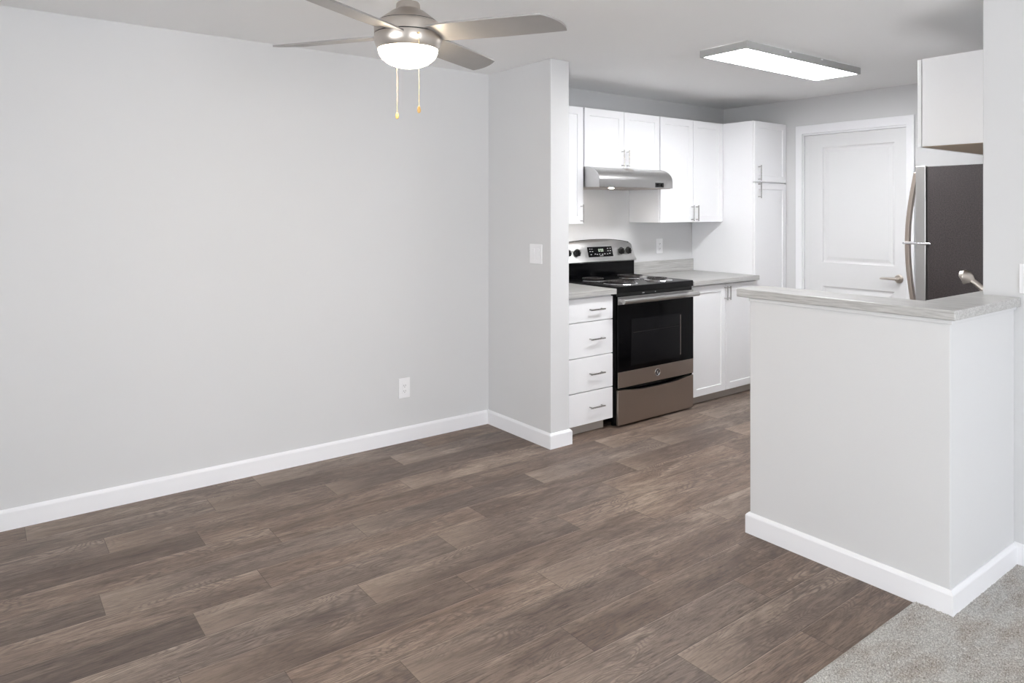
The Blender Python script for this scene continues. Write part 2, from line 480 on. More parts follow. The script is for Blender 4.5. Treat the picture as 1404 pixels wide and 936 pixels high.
# kitchen door: casing (trim), jamb, leaf with two moulded panels, lever
CW = 0.057
d1 = bpy.data.objects.new('door_1', None); COL.objects.link(d1); d1.location = (XD, (DY0+DY1)/2, 0); d1['kind'] = 'structure'
bm = bmesh.new()
o_ = (DY0+0.016-CW+0.0, DY1-0.016+CW, DZ-0.016+CW)
pts = [(DY1-0.016+CW+.004, 0), (DY1-0.016+CW+.004, DZ+CW+0.006), (DY0+0.016-CW-.004, DZ+CW+0.006), (DY0+0.016-CW-.004, 0), (DY0+0.012, 0), (DY0+0.012, DZ-0.006), (DY1-0.012, DZ-0.006), (DY1-0.012, 0)]
prism(bm, pts, 'x', XD-0.016, XD)
obj('casing', bm, M['trim'], d1, bevel=0.004)
bm = bmesh.new()
box(bm, XD+0.002, XD+0.118, DY0, DY0+0.018, 0, DZ-.018); box(bm, XD+0.002, XD+0.118, DY1-0.018, DY1, 0, DZ-.018); box(bm, XD+0.002, XD+0.118, DY0, DY1, DZ-0.018, DZ)
box(bm, XD+0.040, XD+0.052, DY0+.018, DY0+0.030, 0, DZ-.018)
obj('jamb', bm, M['trim'], d1)
LX = XD+0.022; LY0, LY1, LZ = DY0+0.02, DY1-0.02, DZ-0.021
def panel_leaf(x, y0, y1, z0, z1, pans, thick, wide, dirx=-1):
    """door leaf facing -x with raised moulded panels"""
    bm = bmesh.new()
    ys = sorted({y0, y1, *[p[0] for p in pans], *[p[1] for p in pans]}); zs = sorted({z0, z1, *[p[2] for p in pans], *[p[3] for p in pans]})
    V = {}
    def v(px, py, pz):
        k = (round(px, 5), round(py, 5), round(pz, 5))
        if k not in V: V[k] = bm.verts.new((px, py, pz))
        return V[k]
    for a, b in zip(ys, ys[1:]):
        for c_, d_ in zip(zs, zs[1:]):
            if any(p[0] <= a and b <= p[1] and p[2] <= c_ and d_ <= p[3] for p in pans): continue
            bm.faces.new([v(x, a, c_), v(x, b, c_), v(x, b, d_), v(x, a, d_)])
    for p in pans:
        loops = []
        for ins, dep in ((0, 0), (0.006, 0.007), (0.016, 0.010), (0.024, 0.009), (0.045, 0.003)):
            loops.append([v(x+dep, p[0]+ins, p[2]+ins), v(x+dep, p[1]-ins, p[2]+ins), v(x+dep, p[1]-ins, p[3]-ins), v(x+dep, p[0]+ins, p[3]-ins)])
        for A, D in zip(loops, loops[1:]):
            for k in range(4): bm.faces.new([A[k], A[(k+1) % 4], D[(k+1) % 4], D[k]])
        bm.faces.new(loops[-1])
    xb = x+thick
    c4 = [(y0, z0), (y1, z0), (y1, z1), (y0, z1)]
    bm.faces.new([v(xb, a, b) for a, b in c4])
    zl = zs; yl = ys
    bm.faces.new([v(x, y0, z) for z in zl]+[v(xb, y0, z1), v(xb, y0, z0)])
    bm.faces.new([v(x, y1, z) for z in zl]+[v(xb, y1, z1), v(xb, y1, z0)])
    bm.faces.new([v(x, y, z0) for y in yl]+[v(xb, y1, z0), v(xb, y0, z0)])
    bm.faces.new([v(x, y, z1) for y in yl]+[v(xb, y1, z1), v(xb, y0, z1)])
    return bm
bm = panel_leaf(LX, LY0, LY1, 0.008, LZ, [(2.485, 3.045, 1.02, 1.945), (2.485, 3.045, 0.20, 0.83)], 0.04, 0)
leaf = obj('door_leaf', bm, M['door'], d1)
bm = bmesh.new(); kx, ky, kz = LX, 2.452, 0.930
lathe(bm, [(0.0, -0.012), (0.024, -0.012), (0.031, -0.006), (0.032, 0.0)], (kx, ky, kz), 24, 'x')
lathe(bm, [(0.011, -0.052), (0.013, -0.03), (0.014, -0.010)], (kx, ky, kz), 16, 'x')
tube(bm, [(kx-0.050, ky-0.008, kz), (kx-0.052, ky+0.02, kz+0.001), (kx-0.055, ky+0.06, kz+0.001), (kx-0.052, ky+0.105, kz-0.001), (kx-0.046, ky+0.118, kz-0.002)], [0.010, 0.0105, 0.009, 0.007, 0.004], 12)
obj('door_handle', bm, M['nickel'], d1, smooth=True)

# ------------------------------------------------------------------ cabinets
def bar_pull(parent, name, x, y, z, L, vertical=True, face='y'):
    """bar pull on a face looking to -y (y = face plane)"""
    bm = bmesh.new(); h = L/2; s = 0.028; q = h-0.012
    if vertical:
        tube(bm, [(x, y-s, z-h), (x, y-s, z+h)], 0.0048, 10)
        for k in (-q, q): tube(bm, [(x, y+0.001, z+k), (x, y-s, z+k)], 0.0040, 8)
    else:
        tube(bm, [(x-h, y-s, z), (x+h, y-s, z)], 0.0048, 10)
        for k in (-q, q): tube(bm, [(x+k, y+0.001, z), (x+k, y-s, z)], 0.0040, 8)
    return obj(name, bm, M['pull'], parent, smooth=True)

def shaker(parent, x0, x1, y, z0, z1, frame=0.052, rec=0.006, th=0.019, name='door', sgn=-1):
    """shaker door facing -y (sgn -1) or +y (sgn +1); y is the cabinet box front, door stands proud of it"""
    bm = bmesh.new(); yf = y+sgn*th
    o4 = [(x0, z0), (x1, z0), (x1, z1), (x0, z1)]
    def ring(i, yy):
        return [bm.verts.new((p, yy, q)) for p, q in ((x0+i, z0+i), (x1-i, z0+i), (x1-i, z1-i), (x0+i, z1-i))]
    L_ = [ring(0, y+sgn*0.0015), ring(0, yf-sgn*0.0015), ring(0.0015, yf), ring(frame, yf), ring(frame+0.003, yf-sgn*rec)]
    for A, D in zip(L_, L_[1:]):
        for k in range(4): bm.faces.new([A[k], A[(k+1) % 4], D[(k+1) % 4], D[k]])
    bm.faces.new(L_[-1]); bm.faces.new(L_[0][::-1])
    return obj(name, bm, M['cabinet'], parent)

UG = 'white wall cabinets above the range and worktop'
# right of hood: double door wall cabinet
YU = 3.667; UT = 2.157; UB = 1.343; G = 0.0016
t1 = thing('wall_cabinet', (3.16, 3.82, UB), 'tall white wall cabinet partly hidden by the dividing wall, left of the range hood', 'cabinet')
obj('body', B(2.921, 3.392, YU, YK-0.002, UB, UT), M['cabinet'], t1)
d = shaker(t1, 2.923, 3.390, YU, UB, UT); bar_pull(d, 'handle', 3.366, YU-0.019, 1.415, 0.125)
t2 = thing('wall_cabinet', (3.80, 3.82, 1.745), 'short white two-door wall cabinet directly above the steel range hood', 'cabinet')
obj('body', B(3.400, 4.186, YU, YK-0.002, 1.745, UT), M['cabinet'], t2)
d = shaker(t2, 3.402, 3.796, YU, 1.745, UT); bar_pull(d, 'handle', 3.772, YU-0.019, 1.815, 0.125)
d = shaker(t2, 3.800, 4.184, YU, 1.745, UT); bar_pull(d, 'handle', 3.824, YU-0.019, 1.815, 0.125)
t3 = thing('wall_cabinet', (4.58, 3.82, UB), 'tall white two-door wall cabinet between the range hood and the pantry', 'cabinet')
obj('body', B(4.193, 4.972, YU, YK-0.002, UB, UT), M['cabinet'], t3)
d = shaker(t3, 4.196, 4.584, YU, UB, UT); bar_pull(d, 'handle', 4.592-0.030, YU-0.019, 1.415, 0.125)
d = shaker(t3, 4.588, 4.970, YU, UB, UT); bar_pull(d, 'handle', 4.640-0.020, YU-0.019, 1.415, 0.125)

# pantry
PYF = 3.369
t4 = thing('pantry_cabinet', (5.20, 3.66, 0), 'full height white pantry cabinet in the corner beside the panelled door', 'pantry cabinet')
obj('body', B(4.976, 5.426, PYF, YK-0.002, 0.065, UT), M['cabinet'], t4)
obj('toe_kick', B(4.982, 5.42, PYF+0.05, PYF+0.07, 0.0, 0.065), M['toe'], t4)
d = shaker(t4, 4.979, 5.424, PYF, 1.667, UT-0.002, 0.05); bar_pull(d, 'handle', 5.026, PYF-0.019, 1.738, 0.125)
d = shaker(t4, 4.979, 5.424, PYF, 0.068, 1.659, 0.05); bar_pull(d, 'handle', 5.026, PYF-0.019, 1.598, 0.125)

# base cabinets
BF = 3.351; CB = 0.885; CT = 0.921
t5 = thing('base_cabinet', (3.14, 3.66, 0), 'white four-drawer base cabinet between the dividing wall and the range', 'base cabinet')
obj('body', B(2.921, 3.362, BF, YK-0.002, 0.064, CB), M['cabinet'], t5)
obj('toe_kick', B(2.925, 3.325, BF+0.035, BF+0.055, 0.0, 0.064), M['toe'], t5)
zs = [0.066, 0.276, 0.497, 0.722, 0.876]
for i in range(4):
    z0_, z1_ = zs[i]+0.003, zs[i+1]-0.003
    dr = obj('drawer', B(2.923, 3.360, BF-0.019, BF-0.0015, z0_, z1_), M['cabinet'], t5, bevel=0.0015)
    bar_pull(dr, 'handle', 3.203, BF-0.019, (z0_+z1_)/2, 0.125, False)
t6 = thing('base_cabinet', (4.57, 3.66, 0), 'white two-door base cabinet right of the range under the grey worktop', 'base cabinet')
obj('body', B(4.172, 4.972, BF, YK-0.002, 0.064, CB), M['cabinet'], t6)
obj('toe_kick', B(4.176, 4.972, BF+0.035, BF+0.055, 0.0, 0.064), M['toe'], t6)
d = shaker(t6, 4.175, 4.572, BF, 0.067, 0.876); bar_pull(d, 'handle', 4.560, BF-0.019, 0.808, 0.105)
d = shaker(t6, 4.576, 4.970, BF, 0.067, 0.876); bar_pull(d, 'handle', 4.600, BF-0.019, 0.808, 0.105)

# worktops with their upstands
def worktop(x0, x1, label):
    tt = thing('worktop', ((x0+x1)/2, 3.64, CB), label, 'worktop')
    obj('slab', B(x0, x1, 3.303, YK-0.001, CB+0.001, CT), M['lam_x'], tt, bevel=0.004, seg=3)
    obj('backsplash', B(x0, x1, YK-0.02, YK-0.0005, CT+0.0005, 1.020), M['lam_x'], tt, bevel=0.002)
worktop(2.921, 3.3695, 'grey streaked laminate worktop over the four-drawer cabinet')
worktop(4.163, 4.9745, 'grey streaked laminate worktop between the range and the pantry')

# short wall cabinet over the sink side, seen from its end
SF = 1.513
t7 = thing('wall_cabinet', (4.05, 1.35, 1.739), 'short white wall cabinet on the right seen end-on, hanging beyond the end wall', 'cabinet')
obj('body', B(3.600, 4.50, YE+0.002, SF, 1.741, UT), M['cabinet'], t7)
obj('bottom_panel', B(3.602, 4.498, YE+0.003, SF-0.001, 1.7375, 1.7405), M['cab_under'], t7)
for a, b, hx in ((3.602, 4.048, 4.02), (4.052, 4.498, 4.08)):
    d = shaker(t7, a, b, SF+0.003, 1.739, UT-0.001, sgn=1)
    bm = bmesh.new(); tube(bm, [(hx, SF+0.05, 1.75), (hx, SF+0.05, 1.875)], 0.0048, 10)
    for z_ in (1.762, 1.863): tube(bm, [(hx, SF+0.02, z_), (hx, SF+0.05, z_)], 0.004, 8)
    obj('handle', bm, M['pull'], d, smooth=True)

# ------------------------------------------------------------------ breakfast bar top
bm = bmesh.new(); bx, by, bz0, bz1 = 2.735, 1.040, 1.0485, 1.085
pts = [(bx, by), (XE-0.001, by), (XE-0.001, YE+0.001), (3.50, YE+0.001), (3.50, 1.222), (2.960, 1.222), (2.945, 1.237), (2.945, 1.958), (bx-0.0, 1.933)]
pts = [(bx, by), (XE-0.001, by), (XE-0.001, YE+0.0012), (3.62, YE+0.0012), (3.62, 1.235), (2.950, 1.235), (2.945, 1.940), (bx, 1.936)]
prism(bm, pts, 'z', bz0, bz1)
tb = thing('breakfast_bar_top', (2.9, 1.4, bz0), 'L shaped grey streaked laminate bar top on the half wall', 'bar top')
obj('slab', bm, M['lam_bar'], tb, bevel=0.005, seg=3)

# ------------------------------------------------------------------ sink run behind the bar
SZ = 0.921
t8 = thing('base_cabinet', (3.7, 1.45, 0), 'white sink base cabinet hidden behind the breakfast bar, before the fridge', 'base cabinet')
bm = bmesh.new(); box(bm, 2.90, 3.70, YE+0.022, 1.76, 0.065, 0.884); box(bm, 4.28, 4.55, YE+0.022, 1.76, 0.065, 0.884)
box(bm, 3.70, 4.28, YE+0.022, 1.76, 0.065, 0.70); box(bm, 3.70, 4.28, 1.742, 1.76, 0.70, 0.884)
obj('body', bm, M['cabinet'], t8)
obj('toe_kick', B(2.91, 4.54, 1.69, 1.71, 0.0, 0.065), M['toe'], t8)
xs_ = [2.905, 3.31, 3.72, 4.13, 4.545]
for a, b in zip(xs_, xs_[1:]): shaker(t8, a+0.002, b-0.002, 1.76, 0.07, 0.876, sgn=1)
SX0, SX1, SY_0, SY_1 = 3.72, 4.26, 1.33, 1.70
bm = bmesh.new()
for a in ((2.888, SX0, YE+0.021, 1.80), (SX1, 4.56, YE+0.021, 1.80), (SX0, SX1, YE+0.021, SY_0), (SX0, SX1, SY_1, 1.80)): box(bm, *a, 0.885, SZ)
tag(obj('sink_worktop', bm, M['lam_x']), 'grey laminate sink worktop behind the half wall', 'worktop')
bm = bmesh.new()
prof = [(-0.015, SZ+0.0005), (-0.015, SZ+0.004), (0.003, SZ+0.004), (0.008, SZ-0.16), (0.03, SZ-0.18)]
prev = None
for i, z in prof:
    r_ = [bm.verts.new((p, q, z)) for p, q in ((SX0+i, SY_0+i), (SX1-i, SY_0+i), (SX1-i, SY_1-i), (SX0+i, SY_1-i))]
    if prev:
        for k in range(4): bm.faces.new([prev[k], prev[(k+1) % 4], r_[(k+1) % 4], r_[k]])
    prev = r_
bm.faces.new(prev)
tag(obj('kitchen_sink', bm, M['sink']), 'stainless kitchen sink set in the worktop behind the bar', 'sink')
# faucet: angled pull-out spout whose bell shaped head shows above the bar
fx = 3.955
tf = thing('kitchen_faucet', (fx, 1.265, SZ+0.001), 'brushed nickel kitchen faucet head showing before the dark fridge side', 'faucet')
bm = bmesh.new(); lathe(bm, [(0.030, 0), (0.030, 0.006), (0.022, 0.012), (0.019, 0.05), (0.012, 0.06), (0, 0.062)], (fx, 1.265, SZ+0.001), 24)
obj('base', bm, M['nickel'], tf, smooth=True)
bm = bmesh.new(); tube(bm, [(fx, 1.262, 0.945), (fx, 1.30, 0.972), (fx, 1.36, 1.030), (fx, 1.415, 1.077), (fx, 1.44, 1.094)], [0.018, 0.016, 0.0145, 0.014, 0.016], 16)
obj('spout', bm, M['nickel'], tf, smooth=True)
bm = bmesh.new()
tube(bm, [(fx, 1.425, 1.086), (fx, 1.437, 1.094), (fx, 1.449, 1.100), (fx, 1.462, 1.103), (fx, 1.472, 1.102), (fx, 1.478, 1.098)], [0.013, 0.024, 0.033, 0.037, 0.032, 0.019], 24)
obj('spray_head', bm, M['nickel'], tf, smooth=True)

# ------------------------------------------------------------------ fridge
FX0, FX1 = 4.60, 5.35
tfr = thing('refrigerator', (4.97, 1.58, 0), 'stainless door fridge with dark textured side, behind the breakfast bar', 'refrigerator')
obj('body', B(FX0, FX1, YE+0.02, 1.898, 0.03, 1.703), M['fridge_side'], tfr, bevel=0.004)
obj('gasket', B(FX0+0.012, FX1-0.012, 1.898, 1.914, 0.06, 1.700), M['gasket'], tfr)
def fdoor(name, z0, z1):
    bm = bmesh.new(); prism(bm, [(FX0, 1.914), (FX1, 1.914), (FX1, 1.972)]+[(FX0+(FX1-FX0)*(1-k/10), 1.972+0.006*math.sin(PI*k/10)) for k in range(1, 10)]+[(FX0, 1.972)], 'z', z0, z1)
    return obj(name, bm, M['steel'], tfr, bevel=0.004, seg=3)
df = fdoor('freezer_door', 1.240, 1.708); dd = fdoor('fridge_door', 0.07, 1.228)
def fhandle(par, pts):
    bm = bmesh.new(); n = len(pts)
    rings_ = []
    for y, z in pts:
        x = FX0+0.045
        rings_.append([bm.verts.new(p) for p in ((x-0.017, y-0.018, z), (x+0.017, y-0.018, z), (x+0.017, y+0.006, z), (x-0.017, y+0.006, z))])
    for A, D in zip(rings_, rings_[1:]):
        for k in range(4): bm.faces.new([A[k], A[(k+1) % 4], D[(k+1) % 4], D[k]])
    bm.faces.new(rings_[0]); bm.faces.new(rings_[-1][::-1])
    obj('handle', bm, M['steel_dark'], par, bevel=0.003)
def arc(y0, y1, z0, z1, n=14): return [(y0+(y1-y0)*math.sin(PI/2*k/n), z0+(z1-z0)*k/n) for k in range(n+1)]
fhandle(df, arc(1.990, 2.042, 1.672, 1.242))
fhandle(dd, arc(1.982, 2.042, 0.72, 1.226))
bm = bmesh.new(); box(bm, FX0-0.004, FX0+0.07, 1.885, 2.048, 1.2285, 1.2395)
obj('centre_hinge', bm, M['chrome'], tfr, bevel=0.002)
for a in (FX0+0.05, FX1-0.05):
    for b in (1.28, 1.85):
        bm = bmesh.new(); lathe(bm, [(0.018, 0), (0.018, 0.03)], (a, b, 0), 12); obj('foot', bm, M['black_rough'], tfr)

# ------------------------------------------------------------------ range
RX0, RX1, RF = 3.376, 4.155, 3.302
RXC = (RX0+RX1)/2
tr_ = thing('electric_range', (RXC, 3.64, 0), 'black and stainless freestanding electric range with coil burners between white cabinets', 'range')
bm = bmesh.new(); box(bm, RX0+0.004, RX1-0.004, RF+0.045, 3.955, 0.03, 0.888)
for a in (RX0+0.03, RX1-0.03):
    for b in (RF+0.07, 3.9): lathe(bm, [(0.014, 0), (0.014, 0.03)], (a, b, 0), 10)
obj('body', bm, M['black'], tr_)
# side frame pieces visible left of the door
for a, b in ((RX0, RX0+0.012), (RX1-0.012, RX1)): obj('side_frame', B(a, b, RF+0.018, RF+0.05, 0.014, 0.885), M['black'], tr_)
# cooktop
top = obj('cooktop', B(RX0-0.001, RX1+0.001, RF+0.002, 3.90, 0.8885, 0.932), M['black'], tr_, bevel=0.006, seg=3)
# burners: chrome drip bowl ring + spiral coil
for (bx_, by_, br) in ((RXC-0.195, 3.47, 0.100), (RXC+0.195, 3.47, 0.080), (RXC-0.195, 3.735, 0.080), (RXC+0.195, 3.735, 0.100)):
    bm = bmesh.new()
    lathe(bm, [(br*0.30, -0.004), (br+0.004, 0.0005), (br+0.016, 0.0035), (br+0.022, 0.0020), (br+0.024, -0.001)], (bx_, by_, 0.9335), 40, cap=False)
    bo = obj('drip_bowl', bm, M['chrome'], tr_, smooth=True)
    bm = bmesh.new(); turns = 4.5 if br > 0.09 else 3.5; N = int(turns*28)
    tube(bm, [(bx_+(0.018+(br-0.018)*k/N)*math.cos(2*PI*turns*k/N), by_+(0.018+(br-0.018)*k/N)*math.sin(2*PI*turns*k/N), 0.945) for k in range(N+1)], 0.0042, 8)
    obj('burner_coil', bm, M['coil'], bo, smooth=True)
# back guard riser and control panel
obj('riser', B(RX0+0.008, RX1-0.008, 3.875, 3.955, 0.9325, 1.062), M['black_glass'], tr_, bevel=0.003)
def yb(x, z):
    u = (x-RXC)/((RX1-RX0)/2); return 3.872 - 0.030*(1-u*u) + (z-1.045)*0.28
def zt(x):
    u = (x-RXC)/((RX1-RX0)/2); return 1.178+0.032*(1-abs(u)**2.2)
bm = bmesh.new(); N = 24; cols = []
PX_0, PX_1 = RX0+0.004, RX1+0.012
for i in range(N+1):
    x = PX_0+(PX_1-PX_0)*i/N; x = min(max(x, PX_0), PX_1); cc = []
    xb = min(x, RX1)
    zb_ = 1.047; z_t = zt(xb)
    sh = 0.0 if i < N else -0.0
    prof = [(3.955, zb_)] + [(yb(xb, zb_), zb_), (yb(xb, zb_)-0.004, zb_+0.008)] + [(yb(xb, zb_+f*(z_t-zb_)), zb_+f*(z_t-zb_)) for f in (0.3, 0.6, 0.92)] + [(yb(xb, z_t)+0.012, z_t+0.004), (3.955, z_t+0.002)]
    taper = [0.0]*len(prof)
    cols.append([bm.verts.new((x-(0.022*(p[1]-zb_)/(0.13) if i >= N-1 else 0)+(0.010*(p[1]-zb_)/0.13 if i <= 0 else 0), p[0], p[1])) for p in prof])
for A, D in zip(cols, cols[1:]):
    for k in range(len(A)): bm.faces.new([A[k], A[(k+1) % len(A)], D[(k+1) % len(A)], D[k]])
bm.faces.new(cols[0]); bm.faces.new(cols[-1][::-1])
cp = obj('control_panel', bm, M['steel'], tr_, smooth=True, autosmooth=40)
# thin dark top cap
bm = bmesh.new(); tube(bm, [(PX_0+(PX_1-0.03-PX_0)*i/N, yb(min(PX_0+(PX_1-0.03-PX_0)*i/N, RX1), 1.19)+0.022, zt(PX_0+(PX_1-0.03-PX_0)*i/N)+0.0045) for i in range(N+1)], 0.0042, 8)
obj('top_cap', bm, M['black_rough'], cp, smooth=True)
for kx_ in (3.452, 3.535, 3.995, 4.082):
    kz_ = 1.124; ky_ = yb(kx_, kz_)
    bm = bmesh.new()
    lathe(bm, [(0.029, -0.002), (0.029, -0.006), (0.024, -0.010), (0.020, -0.024), (0.0, -0.026)], (kx_, ky_, kz_), 24, 'y')
    kb = obj('knob', bm, M['black_rough'], cp, smooth=True)
    bm = bmesh.new(); box(bm, kx_-0.005, kx_+0.005, ky_-0.036, ky_-0.024, kz_-0.021, kz_+0.021); obj('knob_grip', bm, M['black_rough'], kb, bevel=0.002)
    bm = bmesh.new(); box(bm, kx_-0.0012, kx_+0.0012, ky_-0.0368, ky_-0.0361, kz_+0.006, kz_+0.019); obj('knob_mark', bm, M['mark'], kb)
# display console
def on_panel(bm, x0, x1, z0, z1, off, thick):
    n = max(1, int((x1-x0)/0.02)); rings_ = []
    for i in range(n+1):
        x = x0+(x1-x0)*i/n
        rings_.append([bm.verts.new((x, yb(x, z)-d_, z)) for z, d_ in ((z0, off), (z1, off), (z1, off+thick), (z0, off+thick))])
    for A, D in zip(rings_, rings_[1:]):
        for k in range(4): bm.faces.new([A[k], A[(k+1) % 4], D[(k+1) % 4], D[k]])
    bm.faces.new(rings_[0]); bm.faces.new(rings_[-1][::-1])
bm = bmesh.new(); on_panel(bm, 3.640, 3.895, 1.088, 1.163, 0.000, 0.003); dp = obj('display', bm, M['black_glass'], cp)
bm = bmesh.new()
# clock digits 12:00 as seven segment bars
def seg7(bm, x, z, s, code):
    w_, h_ = 0.0085*s, 0.0075*s; t_ = 0.0016*s
    S_ = {'a': (0, w_, 2*h_, 2*h_), 'g': (0, w_, h_, h_), 'd': (0, w_, 0, 0), 'f': (0, 0, h_, 2*h_), 'b': (w_, w_, h_, 2*h_), 'e': (0, 0, 0, h_), 'c': (w_, w_, 0, h_)}
    for ch in code:
        a, b, c_, d_ = S_[ch]; on_panel(bm, x+a-t_/2, x+b+t_/2, z+c_-t_/2, z+d_+t_/2, 0.0032, 0.0006)
for q, cd in enumerate(('bc', 'abged', 'abcdef', 'abcdef')):
    seg7(bm, 3.737+q*0.0145+(0.004 if q > 1 else 0), 1.128, 1.15, cd)
obj('digits', bm, M['digits'], dp)
bm = bmesh.new()
for (x_, z_) in [(3.655, 1.146), (3.675, 1.145), (3.655, 1.128), (3.678, 1.127), (3.700, 1.108), (3.66, 1.105), (3.72, 1.105), (3.745, 1.106), (3.775, 1.104), (3.80, 1.106), (3.83, 1.105), (3.855, 1.108), (3.84, 1.128), (3.865, 1.128), (3.84, 1.146), (3.868, 1.146)]:
    on_panel(bm, x_, x_+0.012, z_, z_+0.004, 0.0032, 0.0006)
on_panel(bm, 3.752, 3.786, 1.0935, 1.0975, 0.0032, 0.0006)
obj('button_marks', bm, M['mark'], dp)
# vent strip under the cooktop with small printed marks
obj('vent_strip', B(RX0+0.006, RX1-0.006, RF+0.014, RF+0.05, 0.868, 0.8884), M['black_rough'], tr_)
for a, b in ((3.628, 3.648), (3.755, 3.763)): obj('printed_mark', B(a, b, RF+0.0125, RF+0.0138, 0.874, 0.879), M['mark'], tr_)
# oven door: steel band, black glass, lower steel band
OD = tr_
bm = bmesh.new(); box(bm, RX0+0.006, RX1-0.004, RF+0.006, RF+0.044, 0.262, 0.864)
od = obj('oven_door', bm, M['black_glass'], OD, bevel=0.003)
obj('top_band', B(RX0+0.006, RX1-0.004, RF, RF+0.0055, 0.812, 0.864), M['steel'], od, bevel=0.001)
obj('lower_band', B(RX0+0.006, RX1-0.004, RF, RF+0.0055, 0.262, 0.366), M['steel_dark'], od, bevel=0.001)
obj('glass_panel', B(RX0+0.006, RX1-0.004, RF+0.0002, RF+0.0055, 0.3665, 0.8115), M['black_glass'], od)
bm = bmesh.new(); box(bm, 3.503, 4.018, RF-0.0006, RF+0.0001, 0.398, 0.706)
wn = obj('oven_window', bm, M['window_glass_dark'], od)
bm = bmesh.new()
tube(bm, [(4.006, RF-0.0015, 0.412), (4.008, RF-0.0015, 0.418), (4.008, RF-0.0015, 0.695)], 0.0022, 6)
obj('window_edge', bm, M['steel_dark'], wn)
bm = bmesh.new(); tube(bm, [(3.525, RF-0.0012, 0.618), (3.99, RF-0.0012, 0.618)], 0.0008, 5); obj('oven_rack', bm, M['coil'], wn)
# handle
bm = bmesh.new(); hz = 0.838; hy_ = RF-0.040
tube(bm, [(RX0+0.012, hy_, hz), (RX1+0.002, hy_, hz)], 0.0165, 20)
obj('handle', bm, M['steel'], od, smooth=True)
for a in (RX0+0.020, RX1-0.012):
    bm = bmesh.new(); tube(bm, [(a, RF+0.002, hz+0.002), (a, hy_, hz)], 0.011, 12); obj('handle_bracket', bm, M['steel'], od, smooth=True)
# round emblem with a cursive monogram
ex, ez = 3.765, 0.319
bm = bmesh.new(); lathe(bm, [(0.022, -0.0006), (0, -0.0007)], (ex, RF, ez), 24, 'y'); obj('emblem_disc', bm, M['coil'], od)
bm = bmesh.new()
tube(bm, [(ex+0.0235*math.cos(2*PI*k/32), RF-0.001, ez+0.0235*math.sin(2*PI*k/32)) for k in range(32)], 0.0026, 8, True)
tube(bm, [(ex+(0.004+0.008*k/18)*math.cos(0.6+2*PI*k/16), RF-0.001, ez+(0.004+0.008*k/18)*math.sin(0.6+2*PI*k/16)) for k in range(19)], 0.0014, 6)
tube(bm, [(ex-0.002, RF-0.001, ez-0.002), (ex+0.004, RF-0.001, ez+0.002), (ex+0.007, RF-0.001, ez-0.006), (ex+0.010, RF-0.001, ez-0.010)], 0.0013, 6)
obj('emblem', bm, M['chrome'], od, smooth=True)
# storage drawer with a dipped top edge
N = 20; pts = [(RX0+0.006, 0.016), (RX1-0.004, 0.016)]
for k in range(N+1):
    f_ = k/N; x = (RX1-0.004)+(RX0+0.006-RX1+0.004)*f_
    s_ = min(1, max(0, (0.5-abs(f_-0.5))/0.34)); s_ = s_*s_*(3-2*s_)
    pts.append((x, 0.247-0.022*s_))
bm = PR(pts, 'y', RF, RF+0.030)
dw = obj('storage_drawer', bm, M['steel_dark'], tr_, bevel=0.001)

# ------------------------------------------------------------------ range hood
HX0, HX1, HB = 3.400, 4.160, 1.598
th = thing('range_hood', (3.78, 3.74, HB), 'stainless steel curved under-cabinet range hood above the range', 'range hood')
prof = [(YK-0.003, HB+0.002), (3.500, HB+0.002), (3.500, 1.646)]
for k in range(1, 11):
    a = PI/2*k/10; prof.append((3.500+0.135*(1-math.cos(a)), 1.646+0.0975*math.sin(a)))
prof += [(YK-0.003, 1.7435)]
bm = bmesh.new()
prism(bm, prof, 'x', HX0, HX1)
obj('shell', bm, M['steel'], th, smooth=True, autosmooth=25)
bm = bmesh.new(); box(bm, HX0+0.012, HX1-0.012, 3.512, YK-0.01, HB-0.0015, HB+0.0015)
up = obj('bottom_pan', bm, M['steel_dark'], th)
bm = bmesh.new(); box(bm, 3.612, 3.640, 3.60, 3.62, HB-0.004, HB-0.002); obj('lamp_lens', bm, M['lens'], th, bevel=0.001)
bm = bmesh.new(); tube(bm, [(HX0+0.001, y, z+0.0006) for y, z in prof[2:13]], 0.0018, 6); obj('end_seam', bm, M['chrome'], th, smooth=True)
bm = bmesh.new(); box(bm, 3.968, 4.056, 3.4965, 3.4998, 1.606, 1.640)
sw = obj('switch_plate', bm, M['black_rough'], th)
for a in (3.990, 4.034):
    bm = bmesh.new(); lathe(bm, [(0.012, 0.0), (0.011, -0.008), (0, -0.009)], (a, 3.4965, 1.623), 16, 'y'); obj('switch_button', bm, M['black'], sw, smooth=True)
bm = bmesh.new()
for r_ in range(4):
    a = PI/2*(0.52+0.09*r_)
    y, z = 3.500+0.135*(1-math.cos(a)), 1.646+0.0975*math.sin(a)
    box(bm, 3.72+0.010*(r_ == 0), 3.80-0.010*(r_ == 0), y-0.0012, y+0.001, z-0.0006, z+0.0012)
obj('embossed_slots', bm, M['steel_dark'], th)

